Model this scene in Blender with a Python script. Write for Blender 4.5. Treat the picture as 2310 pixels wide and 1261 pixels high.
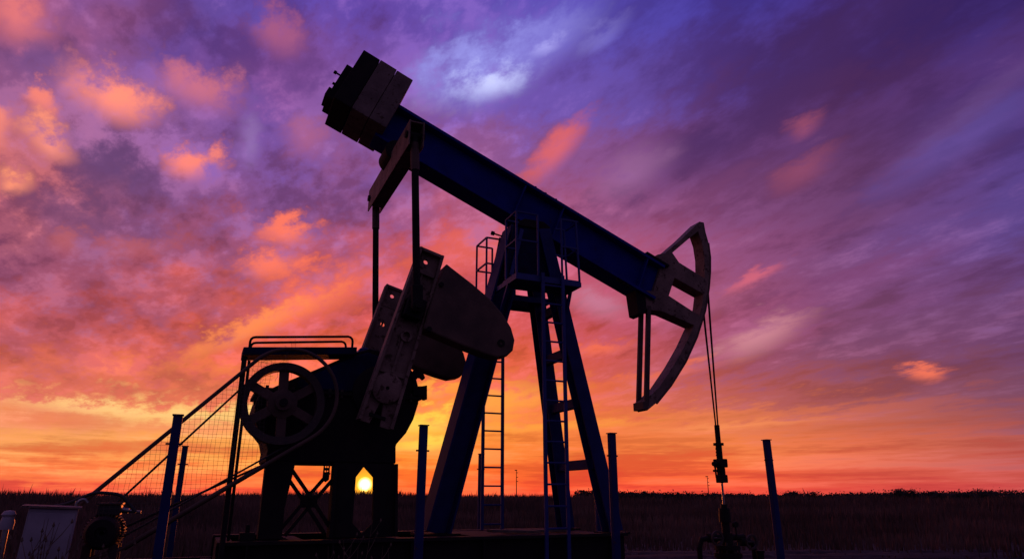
import bpy, bmesh, math, random
import numpy as np
from mathutils import Vector, Matrix, noise as mnoise
R = math.radians
for o in list(bpy.data.objects): bpy.data.objects.remove(o)
scene = bpy.context.scene
col = scene.collection

# ------------------------------------------------------------------ camera
S = 1.2                                    # metres per layout unit
EYE = 1.4 * S                              # eye height above the ground
FPX, CPX, CPY, HORIZON = 1540.0, 1155.0, 630.5, 1120.0
PITCH = math.atan((HORIZON - CPY) / FPX)
cam_data = bpy.data.cameras.new('camera')
cam_data.sensor_width = 36.0
cam_data.lens = 24.0
cam_data.clip_start = 0.05
cam_data.clip_end = 20000
cam = bpy.data.objects.new('camera', cam_data)
cam.location = (0, 0, EYE)
cam.rotation_euler = (R(90) + PITCH, 0, 0)
col.objects.link(cam)
scene.camera = cam

# ------------------------------------------------------------------ sky
SUN_AZ, SUN_EL = -11.67, 0.92              # degrees, azimuth from +Y towards +X
def lin(c):
    c = c / 255.0
    return c / 12.92 if c <= 0.04045 else ((c + 0.055) / 1.055) ** 2.4
def rgb(t): return (lin(t[0]), lin(t[1]), lin(t[2]), 1.0)
world = bpy.data.worlds.new('World')
scene.world = world
world.use_nodes = True
nt = world.node_tree
nt.nodes.clear()
def N(kind, **kw):
    n = nt.nodes.new(kind)
    for k, v in kw.items(): setattr(n, k, v)
    return n
def put(sock, v):
    if hasattr(v, 'is_linked'): nt.links.new(v, sock)
    else: sock.default_value = v
def mth(op, a, b=None, c=None):
    n = N('ShaderNodeMath', operation=op)
    put(n.inputs[0], a)
    if b is not None: put(n.inputs[1], b)
    if c is not None: put(n.inputs[2], c)
    return n.outputs[0]
def comb(x, y, z=0.0):
    n = N('ShaderNodeCombineXYZ')
    put(n.inputs[0], x); put(n.inputs[1], y); put(n.inputs[2], z)
    return n.outputs[0]
def sstep(v, a, b, lo=0.0, hi=1.0, kind='SMOOTHSTEP'):
    n = N('ShaderNodeMapRange', interpolation_type=kind)
    put(n.inputs[0], v)
    for k, q in enumerate((a, b, lo, hi)): n.inputs[k + 1].default_value = q
    return n.outputs[0]
def mix(f, a, b, blend='MIX'):
    n = N('ShaderNodeMix', data_type='RGBA', blend_type=blend)
    put(n.inputs[0], f); put(n.inputs[6], a); put(n.inputs[7], b)
    return n.outputs[2]
def fbm(vec, scale, detail, rough=0.55, dist=0.0):
    n = N('ShaderNodeTexNoise', noise_dimensions='2D')
    put(n.inputs['Vector'], vec)
    n.inputs['Scale'].default_value = scale
    n.inputs['Detail'].default_value = detail
    n.inputs['Roughness'].default_value = rough
    n.inputs['Distortion'].default_value = dist
    return n.outputs['Fac']

# colours of the evening sky, by azimuth and elevation (degrees)
AZ= [-40, -32, -23, -13, -4, 6, 16, 26, 38]
EL= [0, 1.6, 3.3, 5.3, 7.5, 10.5, 14.5, 18.5, 23, 28, 33, 39]
SKY=[
 [(245,85,68),(255,129,73),(253,162,93),(234,134,92),(204,96,83),(171,83,95),(141,76,105),(154,84,105),(189,105,112),(128,78,122),(150,84,118),(126,75,120)],
 [(245,81,67),(255,121,69),(254,162,90),(241,151,102),(212,102,83),(184,85,87),(151,78,101),(126,72,108),(111,69,115),(136,85,131),(100,69,137),(96,71,143)],
 [(250,80,63),(255,116,63),(255,163,79),(250,167,96),(228,114,77),(211,94,77),(182,86,91),(148,79,110),(123,76,129),(114,79,149),(126,78,143),(98,77,164)],
 [(252,82,49),(255,114,49),(255,150,56),(255,169,70),(240,130,65),(224,100,73),(201,89,90),(171,84,105),(141,82,129),(121,79,139),(108,73,143),(95,69,151)],
 [(252,78,49),(253,104,47),(252,133,52),(251,151,60),(240,128,60),(223,99,67),(209,90,81),(193,86,92),(161,84,114),(131,81,135),(109,83,163),(95,77,162)],
 [(250,76,56),(252,98,56),(248,121,61),(242,121,64),(225,101,64),(201,87,77),(184,84,98),(178,86,109),(153,85,123),(129,79,131),(104,81,160),(91,79,169)],
 [(249,78,61),(254,104,61),(250,129,70),(232,122,76),(189,90,81),(159,80,100),(156,82,112),(147,80,118),(125,73,117),(102,62,114),(85,61,130),(77,66,153)],
 [(231,77,69),(227,92,72),(229,110,77),(201,100,81),(152,78,87),(125,68,97),(120,68,108),(113,67,111),(103,61,104),(85,50,96),(68,44,100),(67,50,122)],
 [(205,74,78),(198,83,79),(178,84,86),(136,72,90),(111,64,95),(99,59,101),(93,62,113),(87,65,127),(84,62,126),(78,51,109),(62,44,107),(60,43,107)],
]
# single clouds and streaks: azimuth, elevation, half width, half height, tilt, colour, strength
CLOUDS=[(-33.56,28.18,2.84,1.80,-10,255,140,115,0.95),
(-38.25,26.48,1.72,0.69,-25,245,130,110,0.80),
(-27.99,30.23,2.86,1.56,-15,215,115,125,0.65),
(-37.00,23.91,1.21,1.62,70,252,145,112,0.80),
(-40.31,24.15,0.86,1.69,0,250,138,115,0.65),
(-39.05,20.72,1.04,0.93,30,252,148,108,0.80),
(-27.25,24.65,2.17,1.24,10,250,130,110,0.90),
(-18.76,28.24,2.07,1.87,0,175,95,125,0.60),
(-23.18,35.49,2.63,1.55,-20,180,95,125,0.60),
(-41.19,31.30,2.16,1.87,0,222,115,115,0.85),
(-19.75,20.57,2.56,1.26,0,250,118,90,0.85),
(-20.68,17.81,2.49,1.39,10,250,118,90,0.80),
(-21.63,12.64,6.30,1.03,28,252,140,78,0.70),
(-16.40,15.72,5.37,1.96,25,240,108,80,0.65),
(4.15,28.43,3.92,1.21,42,225,100,95,0.70),
(-3.03,34.92,5.41,3.04,15,150,150,230,0.80),
(-2.15,33.92,3.23,1.43,10,200,205,250,0.85),
(2.63,36.78,5.69,1.98,20,135,130,215,0.65),
(8.51,36.67,2.57,0.65,25,135,128,210,0.40),
(3.28,36.43,1.74,0.53,15,170,165,235,0.60),
(25.32,27.82,1.64,0.85,15,165,80,102,0.55),
(24.84,24.52,2.86,1.26,25,148,72,96,0.55),
(-2.18,20.06,6.33,1.56,10,225,98,80,0.50),
(20.22,12.06,3.67,1.25,20,208,138,148,0.65),
(30.84,8.35,1.32,0.53,0,238,112,85,0.90),
(20.37,16.61,2.56,0.49,20,215,100,115,0.65),
(10.76,26.11,3.56,1.71,20,152,102,150,0.55),
(7.11,15.68,2.66,1.33,-20,188,122,150,0.65),
(23.58,30.67,18.57,2.42,27,64,37,90,0.65),
(-33.03,23.02,4.08,2.17,0,90,58,102,0.65),
(-19.21,32.10,4.23,2.30,-10,98,58,122,0.65),
(32.30,12.16,8.98,1.56,8,104,60,100,0.45),
(-34.98,19.36,4.08,1.83,-10,105,66,108,0.50),
(35.86,23.91,8.15,1.20,22,100,80,158,0.40),
(37.76,26.17,6.85,0.75,24,108,74,130,0.35),
(29.45,16.15,7.98,0.84,14,124,66,115,0.45),
(-23.40,5.92,7.46,0.98,3,255,206,122,0.75),
(-30.72,5.86,5.20,0.43,-3,255,205,130,0.65),
(-7.47,5.86,3.97,1.28,0,255,212,75,0.80),
(-7.04,4.11,3.22,0.42,2,255,220,85,0.80),
(-7.20,8.36,3.29,0.65,8,255,170,70,0.60),
(-0.18,7.71,5.55,1.30,10,255,168,70,0.60),
(3.47,5.48,6.91,0.39,2,255,165,62,0.60),
(12.70,9.65,4.26,0.50,8,238,110,66,0.55),
(7.34,11.81,2.60,0.55,5,240,108,76,0.65),
(-24.20,4.91,6.41,0.42,3,236,120,88,0.60),
(-33.49,4.94,3.33,0.53,0,235,115,85,0.60),
(-21.01,7.20,6.47,0.47,3,228,108,82,0.60),
(-23.42,26.99,0.92,1.99,0,150,118,180,0.50),
(-38.85,28.57,2.38,1.12,0,105,72,130,0.50),
(-30.30,17.67,2.67,0.96,15,185,90,95,0.50),
(-34.88,17.32,1.35,0.92,0,190,95,95,0.50),
(17.53,5.30,6.62,0.31,2,255,150,90,0.50),
(3.54,9.14,3.34,0.87,10,200,88,66,0.50),
(15.22,14.54,4.29,1.07,15,150,82,110,0.50),
(-11.71,5.44,7.03,0.56,2,255,205,95,0.60),
(-27.53,3.36,4.29,0.56,2,240,120,70,0.50),
]
tc = N('ShaderNodeTexCoord')
sep = N('ShaderNodeSeparateXYZ')
nrm = N('ShaderNodeVectorMath', operation='NORMALIZE')
nt.links.new(tc.outputs['Generated'], nrm.inputs[0])
nt.links.new(nrm.outputs[0], sep.inputs[0])
dx, dy, dz = sep.outputs[0], sep.outputs[1], sep.outputs[2]
az = mth('MULTIPLY', mth('ARCTAN2', dx, dy), 180 / math.pi)
el = mth('MULTIPLY', mth('ARCSINE', dz), 180 / math.pi)
# cloud layer seen in perspective: project on a level sheet, stretched along the wind
den = mth('ADD', mth('MAXIMUM', dz, 0.0), 0.11)
qx, qy = mth('DIVIDE', dx, den), mth('DIVIDE', dy, den)
wd = R(-26)
qa = mth('ADD', mth('MULTIPLY', qx, math.sin(wd)), mth('MULTIPLY', qy, math.cos(wd)))
qb = mth('SUBTRACT', mth('MULTIPLY', qx, math.cos(wd)), mth('MULTIPLY', qy, math.sin(wd)))
streak = comb(mth('MULTIPLY', qa, 0.34), qb, 0.0)
den2 = mth('ADD', mth('MAXIMUM', dz, 0.0), 0.30)
puffy = comb(mth('DIVIDE', dx, den2), mth('ADD', mth('DIVIDE', dy, den2), mth('MULTIPLY', mth('DIVIDE', dx, den2), 0.35)), 0.0)
nA = fbm(streak, 2.0, 5, 0.58)
nB = fbm(puffy, 3.8, 4, 0.60)
nC = fbm(puffy, 11.0, 5, 0.64)
nD = fbm(streak, 6.0, 5, 0.66)
bands = fbm(comb(mth('MULTIPLY', az, 0.045), mth('MULTIPLY', el, 0.62), 0.0), 1.25, 5, 0.62)
lowness = sstep(el, 9.0, 2.5)
rightness = sstep(az, -10, 14)
def mixf(f, a, b):
    n = N('ShaderNodeMix', data_type='FLOAT')
    put(n.inputs[0], f); put(n.inputs[2], a); put(n.inputs[3], b)
    return n.outputs[0]
big = mixf(lowness, mixf(rightness, nB, nA), bands)
fine = mixf(mth('MULTIPLY', lowness, 0.8), mixf(mth('MULTIPLY', rightness, 0.5), nC, nD), bands)
amp = sstep(el, 0.0, 14.0, 0.55, 1.0, 'LINEAR')
azw = mth('ADD', az, mth('MULTIPLY', mth('MULTIPLY', mth('SUBTRACT', big, 0.5), 20.0), amp))
elw = mth('ADD', el, mth('MULTIPLY', mth('MULTIPLY', mth('SUBTRACT', fine, 0.5), 13.0), amp))
def ramp(colours, t):
    n = N('ShaderNodeValToRGB')
    cr = n.color_ramp
    cr.interpolation = 'EASE'
    while len(cr.elements) < len(colours): cr.elements.new(0.5)
    for e, pos, c in zip(cr.elements, EL, colours):
        e.position = pos / 45.0; e.color = rgb(c)
    nt.links.new(t, n.inputs[0])
    return n.outputs[0]
tt = mth('DIVIDE', elw, 45.0)
base = ramp(SKY[0], tt)
for k in range(1, len(AZ)):
    base = mix(sstep(azw, AZ[k - 1], AZ[k], kind='LINEAR'), base, ramp(SKY[k], tt))
# unseen dusk sky away from the sunset, brightened to fill the pump's front
away = sstep(dy, 0.62, -0.35)
hs = N('ShaderNodeHueSaturation'); hs.inputs['Saturation'].default_value = 1.04; nt.links.new(base, hs.inputs['Color']); base = mix(sstep(el, 6.0, 14.0), base, hs.outputs[0])
base = mix(away, base, rgb((74, 64, 106)))
# lit and shaded cloud folds
det = mth('ADD', mth('MULTIPLY', big, 0.52), mth('MULTIPLY', fine, 0.48))
lit = mth('MULTIPLY', sstep(det, 0.49, 0.61), amp)
shade = mth('MULTIPLY', sstep(det, 0.50, 0.38), amp)
base = mix(mth('MULTIPLY', shade, 0.75), base, mix(1.0, base, (0.56, 0.50, 0.60, 1), 'MULTIPLY'))
base = mix(mth('MULTIPLY', lit, 0.85), base, mix(1.0, mix(1.0, base, (1.25, 1.25, 1.2, 1), 'MULTIPLY'), (0.075, 0.030, 0.042, 1), 'ADD'))
# named clouds
dir2 = comb(mth('ADD', az, mth('MULTIPLY', mth('SUBTRACT', big, 0.5), 3.0)),
            mth('ADD', el, mth('MULTIPLY', mth('MULTIPLY', mth('SUBTRACT', fine, 0.5), 3.5), amp)), 0.0)
rag = mth('MULTIPLY', mth('SUBTRACT', fine, 0.5), 2.4)
for (a, e, ra, re, an, cr_, cg, cb, st) in sorted(CLOUDS, key=lambda c: -c[2] * c[3]):
    m = N('ShaderNodeMapping', vector_type='TEXTURE')
    nt.links.new(dir2, m.inputs[0])
    m.inputs['Location'].default_value = (a, e, 0)
    m.inputs['Rotation'].default_value = (0, 0, R(an))
    m.inputs['Scale'].default_value = (ra * 1.12, re * 1.12, 1)
    ln = N('ShaderNodeVectorMath', operation='LENGTH')
    nt.links.new(m.outputs[0], ln.inputs[0])
    f = sstep(mth('ADD', ln.outputs['Value'], rag), 1.3, 0.0, 0.0, st)
    base = mix(f, base, rgb((cr_, cg, cb)))
# the sun and its aureole, low over the horizon
sd = Vector((math.sin(R(SUN_AZ)) * math.cos(R(SUN_EL)), math.cos(R(SUN_AZ)) * math.cos(R(SUN_EL)), math.sin(R(SUN_EL))))
dt = N('ShaderNodeVectorMath', operation='DOT_PRODUCT')
nt.links.new(nrm.outputs[0], dt.inputs[0]); dt.inputs[1].default_value = sd
ang = mth('MULTIPLY', mth('ARCCOSINE', mth('MINIMUM', dt.outputs['Value'], 1.0)), 180 / math.pi)
g1 = sstep(ang, 2.6, 0.0)
base = mix(mth('MULTIPLY', mth('POWER', g1, 2.0), 0.95), base, (1.35, 0.72, 0.03, 1))
g2 = mth('POWER', sstep(ang, 0.66, 0.20), 1.5)
base = mix(g2, base, (9.0, 6.0, 1.6, 1))
# clear-air scattering behind the cloud
ns = N('ShaderNodeTexSky', sky_type='NISHITA')
ns.sun_disc = False
ns.sun_elevation = R(SUN_EL)
ns.sun_rotation = R(SUN_AZ)
bg1 = N('ShaderNodeBackground'); nt.links.new(base, bg1.inputs[0]); nt.links.new(sstep(el, 1.0, 13.0, 1.06, 1.30), bg1.inputs[1])
bg2 = N('ShaderNodeBackground'); nt.links.new(ns.outputs[0], bg2.inputs[0]); bg2.inputs[1].default_value = 0.05
add = N('ShaderNodeMixShader')        # the cloud sheet covers most of the clear air
add.inputs[0].default_value = 0.9
nt.links.new(bg2.outputs[0], add.inputs[1]); nt.links.new(bg1.outputs[0], add.inputs[2])
world.cycles.sampling_method = 'MANUAL'
world.cycles.sample_map_resolution = 256
wout = N('ShaderNodeOutputWorld')
nt.links.new(add.outputs[0], wout.inputs[0])

# ------------------------------------------------------------------ sun
sun_data = bpy.data.lights.new('sun', 'SUN')
sun_data.energy = 1.2
sun_data.angle = R(0.6)
sun_data.color = (1.0, 0.18, 0.04)
sun = bpy.data.objects.new('sun', sun_data)
sun.rotation_euler = (-sd).to_track_quat('-Z', 'Y').to_euler()
sun.location = (0, 0, 30)
col.objects.link(sun)

scene.view_settings.view_transform = 'Standard'
scene.view_settings.look = 'None'
scene.view_settings.exposure = 0.0
scene.view_settings.gamma = 1.0
scene.render.engine = 'CYCLES'

# ------------------------------------------------------------------ layout frame
# u runs along the pumpjack (tail to head), v across it (away from the camera), z up; origin on its centre plane
AXIS = R(23.9)
A = Vector((math.cos(AXIS), math.sin(AXIS), 0)); T = Vector((-math.sin(AXIS), math.cos(AXIS), 0))
D0 = 8.1
def UZ(px, py, v):
    """where the sight line through a photo pixel meets the upright plane v of the pumpjack"""
    cx, cy = (px - CPX) / FPX, (CPY - py) / FPX
    d = Vector((cx, math.cos(PITCH) - cy * math.sin(PITCH), math.sin(PITCH) + cy * math.cos(PITCH)))
    d *= (D0 + v) / d.dot(T)
    return (d.dot(A), d.z + 1.4)
def W(u, v, z=0.0):
    p = (A * u + T * (v + D0)) * S
    return Vector((p.x, p.y, z * S))

# ------------------------------------------------------------------ materials
def pm(name, c1, c2=None, scale=6.0, rough=0.6, metal=0.0, bump=0.15, spots=None, spot_at=0.62, spec=0.4):
    m = bpy.data.materials.new(name); m.use_nodes = True
    t = m.node_tree; b = t.nodes['Principled BSDF']
    L = t.links.new
    tcn = t.nodes.new('ShaderNodeTexCoord')
    n1 = t.nodes.new('ShaderNodeTexNoise'); n1.inputs['Scale'].default_value = scale; n1.inputs['Detail'].default_value = 6
    L(tcn.outputs['Object'], n1.inputs['Vector'])
    cr = t.nodes.new('ShaderNodeMix'); cr.data_type = 'RGBA'
    mr = t.nodes.new('ShaderNodeMapRange'); mr.inputs[1].default_value = 0.35; mr.inputs[2].default_value = 0.65
    L(n1.outputs['Fac'], mr.inputs[0]); L(mr.outputs[0], cr.inputs[0])
    cr.inputs[6].default_value = (*c1, 1); cr.inputs[7].default_value = (*(c2 or c1), 1)
    out = cr.outputs[2]
    if spots:
        n2 = t.nodes.new('ShaderNodeTexNoise'); n2.inputs['Scale'].default_value = scale * 2.7; n2.inputs['Detail'].default_value = 8
        n2.inputs['Roughness'].default_value = 0.7
        L(tcn.outputs['Object'], n2.inputs['Vector'])
        m2 = t.nodes.new('ShaderNodeMapRange'); m2.inputs[1].default_value = spot_at; m2.inputs[2].default_value = spot_at + 0.06
        L(n2.outputs['Fac'], m2.inputs[0])
        c2n = t.nodes.new('ShaderNodeMix'); c2n.data_type = 'RGBA'
        L(m2.outputs[0], c2n.inputs[0]); L(out, c2n.inputs[6]); c2n.inputs[7].default_value = (*spots, 1)
        out = c2n.outputs[2]
    L(out, b.inputs['Base Color'])
    b.inputs['Roughness'].default_value = rough; b.inputs['Metallic'].default_value = metal
    b.inputs['Specular IOR Level'].default_value = spec
    if bump:
        bp = t.nodes.new('ShaderNodeBump'); bp.inputs['Strength'].default_value = bump; bp.inputs['Distance'].default_value = 0.02
        n3 = t.nodes.new('ShaderNodeTexNoise'); n3.inputs['Scale'].default_value = scale * 8; n3.inputs['Detail'].default_value = 4
        L(tcn.outputs['Object'], n3.inputs['Vector'])
        L(n3.outputs['Fac'], bp.inputs['Height']); L(bp.outputs[0], b.inputs['Normal'])
    return m
RUST = (0.055, 0.026, 0.016)
BLUE = pm('blue_paint', (0.007, 0.017, 0.20), (0.005, 0.011, 0.14), 3, 0.7, 0, 0.1, RUST, 0.64, 0.12)
BLUE2 = pm('faded_blue_paint', (0.016, 0.026, 0.17), (0.010, 0.018, 0.12), 5, 0.5, 0, 0.1, RUST, 0.66, 0.3)
DARK = pm('grimy_dark_steel', (0.012, 0.010, 0.012), (0.020, 0.015, 0.015), 5, 0.75, 0.0, 0.2, RUST, 0.66, 0.1)
TAN = pm('weathered_tan_paint', (0.22, 0.135, 0.105), (0.13, 0.08, 0.062), 4, 0.7, 0, 0.3, RUST, 0.55, 0.25)
TAN2 = pm('grimy_brown_paint', (0.115, 0.066, 0.048), (0.06, 0.036, 0.028), 3, 0.7, 0, 0.2, (0.20, 0.17, 0.17), 0.70, 0.25)
GREY = pm('weathered_grey_paint', (0.17, 0.115, 0.10), (0.10, 0.066, 0.058), 4, 0.7, 0, 0.3, RUST, 0.57, 0.25)
POST = pm('dark_blue_post_paint', (0.010, 0.016, 0.105), (0.007, 0.011, 0.075), 5, 0.65, 0, 0.15, RUST, 0.63, 0.15)
INK = pm('grimy_blue_black_paint', (0.006, 0.010, 0.055), (0.008, 0.009, 0.022), 3, 0.75, 0, 0.2, RUST, 0.64, 0.1)
RUSTY = pm('rusty_steel', (0.05, 0.03, 0.022), (0.03, 0.02, 0.016), 8, 0.7, 0.0, 0.3)
BRIGHT = pm('bare_steel', (0.30, 0.28, 0.27), (0.2, 0.18, 0.17), 8, 0.35, 0.9, 0.1)
CONC = pm('concrete', (0.16, 0.14, 0.13), (0.10, 0.09, 0.085), 3, 0.9, 0, 0.4)
WOOD = pm('weathered_wood', (0.12, 0.085, 0.06), (0.07, 0.05, 0.04), 7, 0.8, 0, 0.4)
WHITE = pm('chalky_white_paint', (0.34, 0.30, 0.33), (0.22, 0.19, 0.22), 3, 0.55, 0, 0.1, RUST, 0.68)
RUBBER = pm('black_rubber', (0.012, 0.012, 0.013), (0.02, 0.02, 0.02), 9, 0.6, 0, 0.1)
GALV = pm('galvanised_wire', (0.10, 0.08, 0.07), (0.06, 0.045, 0.04), 9, 0.6, 0.2, 0)

# ------------------------------------------------------------------ mesh helpers
class MB:
    """collects shapes given in layout units; link(...) makes ONE mesh object of them"""
    def __init__(s): s.v = []; s.f = []
    def add(s, vs, fs):
        k = len(s.v); s.v += [tuple(p) for p in vs]; s.f += [tuple(i + k for i in f) for f in fs]; return s
    def frame(s, c, ax, ay, az_, hx, hy, hz):
        c = Vector(c); vs = []
        for i in (-1, 1):
            for j in (-1, 1):
                for k in (-1, 1): vs.append(c + ax * hx * i + ay * hy * j + az_ * hz * k)
        return s.add(vs, [(0, 1, 3, 2), (4, 6, 7, 5), (0, 4, 5, 1), (2, 3, 7, 6), (0, 2, 6, 4), (1, 5, 7, 3)])
    def box(s, u0, u1, v0, v1, z0, z1):
        return s.frame(((u0 + u1) / 2, (v0 + v1) / 2, (z0 + z1) / 2), Vector((1, 0, 0)), Vector((0, 1, 0)), Vector((0, 0, 1)), (u1 - u0) / 2, (v1 - v0) / 2, (z1 - z0) / 2)
    def axes(s, p, q, side=(0, 1, 0)):
        p, q = Vector(p), Vector(q); d = (q - p); l = d.length; d.normalize()
        sd = Vector(side); sd = (sd - d * sd.dot(d)).normalized(); up = d.cross(sd)
        return p, q, d, sd, up, l
    def bar(s, p, q, w, h, side=(0, 1, 0), off=(0, 0)):
        p, q, d, sd, up, l = s.axes(p, q, side)
        return s.frame((p + q) / 2 + sd * off[0] + up * off[1], d, sd, up, l / 2, w / 2, h / 2)
    def ibeam(s, p, q, w, h, tf=0.03, tw=0.025, side=(0, 1, 0)):
        s.bar(p, q, w, tf, side, (0, h / 2 - tf / 2)); s.bar(p, q, w, tf, side, (0, -h / 2 + tf / 2))
        return s.bar(p, q, tw, h - 2 * tf - 0.002, side)
    def cyl(s, p, q, r, n=16, r2=None):
        p, q, d, a, b, l = s.axes(p, q, (0.31, 0.87, 0.38)); r2 = r if r2 is None else r2
        vs = [p + (a * math.cos(2 * math.pi * i / n) + b * math.sin(2 * math.pi * i / n)) * r for i in range(n)]
        vs += [q + (a * math.cos(2 * math.pi * i / n) + b * math.sin(2 * math.pi * i / n)) * r2 for i in range(n)]
        return s.add(vs, [(i, (i + 1) % n, n + (i + 1) % n, n + i) for i in range(n)] + [tuple(range(n))[::-1], tuple(range(n, 2 * n))])
    def tube(s, path, r, n=8, closed=False):
        P = [Vector(p) for p in path]; m = len(P); vs = []; ref = Vector((0.13, 0.97, 0.21))
        for i in range(m):
            a = P[(i - 1) % m] if (closed or i > 0) else P[i]; b = P[(i + 1) % m] if (closed or i < m - 1) else P[i]
            d = (b - a).normalized(); x = (ref - d * ref.dot(d)).normalized(); y = d.cross(x)
            rr = r[i] if isinstance(r, (list, tuple)) else r
            vs += [P[i] + (x * math.cos(2 * math.pi * k / n) + y * math.sin(2 * math.pi * k / n)) * rr for k in range(n)]
        fs = []
        for i in range(m if closed else m - 1):
            j = (i + 1) % m
            fs += [(i * n + k, i * n + (k + 1) % n, j * n + (k + 1) % n, j * n + k) for k in range(n)]
        if not closed: fs += [tuple(range(n))[::-1], tuple(range((m - 1) * n, m * n))]
        return s.add(vs, fs)
    def prism(s, poly, v0, v1):
        n = len(poly); vs = [(u, v0, z) for u, z in poly] + [(u, v1, z) for u, z in poly]
        return s.add(vs, [tuple(range(n)), tuple(range(n, 2 * n))[::-1]] + [(i, n + i, n + (i + 1) % n, (i + 1) % n) for i in range(n)])
    def plate(s, outer, holes, v0, v1):
        """flat plate in the u-z plane with openings"""
        cu = bpy.data.curves.new('tmp', 'CURVE'); cu.dimensions = '2D'; cu.fill_mode = 'BOTH'; cu.extrude = (v1 - v0) / 2
        for poly in [outer] + list(holes):
            sp = cu.splines.new('POLY'); sp.points.add(len(poly) - 1)
            for pt, (u, z) in zip(sp.points, poly): pt.co = (u, z, 0, 1)
            sp.use_cyclic_u = True
        o = bpy.data.objects.new('tmp', cu); col.objects.link(o)
        me = bpy.data.meshes.new_from_object(o.evaluated_get(bpy.context.evaluated_depsgraph_get()))
        s.add([(q.co.x, (v0 + v1) / 2 + q.co.z, q.co.y) for q in me.vertices], [tuple(p.vertices) for p in me.polygons])
        bpy.data.objects.remove(o); bpy.data.curves.remove(cu); bpy.data.meshes.remove(me)
        return s
    def lathe(s, c, axis, prof, n=40, side=(0.9, 0.1, 0.4)):
        """profile of (radius, along) turned about axis through c; closed profile loop"""
        c, ax = Vector(c), Vector(axis).normalized(); sd = Vector(side); a = (sd - ax * sd.dot(ax)).normalized(); b = ax.cross(a)
        m = len(prof); vs = []
        for i in range(n):
            t = 2 * math.pi * i / n; e = a * math.cos(t) + b * math.sin(t)
            vs += [c + e * r + ax * h for r, h in prof]
        return s.add(vs, [(i * m + k, i * m + (k + 1) % m, ((i + 1) % n) * m + (k + 1) % m, ((i + 1) % n) * m + k) for i in range(n) for k in range(m)])
BASES = {}
def mesh_of(mb, name, base=(0, 0, 0), smooth=False):
    me = bpy.data.meshes.new(name)
    me.from_pydata([((p[0] - base[0]) * S, (p[1] - base[1]) * S, (p[2] - base[2]) * S) for p in mb.v], [], mb.f)
    bm = bmesh.new(); bm.from_mesh(me); bmesh.ops.remove_doubles(bm, verts=bm.verts, dist=1e-6)
    bmesh.ops.recalc_face_normals(bm, faces=bm.faces); bm.to_mesh(me); bm.free()
    if smooth:
        for p in me.polygons: p.use_smooth = True
        me.set_sharp_from_angle(angle=R(40))
    return me
def tag(o, label=None, cat=None, group=None, kind=None):
    for k, q in (('label', label), ('category', cat), ('group', group), ('kind', kind)):
        if q: o[k] = q
    return o
def thing(name, label, cat, u, v, z=0.0, group=None):
    o = bpy.data.objects.new(name, None); col.objects.link(o)
    o.empty_display_size = 0.2
    o.location = W(u, v, z); o.rotation_euler = (0, 0, AXIS); BASES[o.name] = (u, v, z)
    return tag(o, label, cat, group)
def part(name, mb, mat, parent, bevel=0.0, smooth=False, label=None):
    base = BASES[parent.name]
    o = bpy.data.objects.new(name, mesh_of(mb, name, base, smooth)); col.objects.link(o)
    o.data.materials.append(mat); o.parent = parent; BASES[o.name] = base
    if bevel:
        b = o.modifiers.new('bevel', 'BEVEL'); b.width = bevel * S; b.segments = 2; b.limit_method = 'ANGLE'; b.angle_limit = R(40)
    if label: o['label'] = label
    return o
def solo(name, mb, mat, u, v, z, label, cat, group=None, bevel=0.0, smooth=False):
    o = bpy.data.objects.new(name, mesh_of(mb, name, (u, v, z), smooth)); col.objects.link(o)
    o.data.materials.append(mat); o.location = W(u, v, z); o.rotation_euler = (0, 0, AXIS); BASES[o.name] = (u, v, z)
    if bevel:
        b = o.modifiers.new('bevel', 'BEVEL'); b.width = bevel * S; b.segments = 2; b.limit_method = 'ANGLE'; b.angle_limit = R(40)
    return tag(o, label, cat, group)
def copy_tree(o, parent=None):
    c = o.copy(); col.objects.link(c)
    if parent: c.parent = parent
    for ch in list(o.children): copy_tree(ch, c)
    return c
def arc(c, r, a0, a1, n):
    return [(c[0] + r * math.cos(R(a0 + (a1 - a0) * i / n)), c[1] + r * math.sin(R(a0 + (a1 - a0) * i / n))) for i in range(n + 1)]
def circ(c, r, n=14): return arc(c, r, 0, 360 * (n - 1) / n, n - 1)

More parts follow.
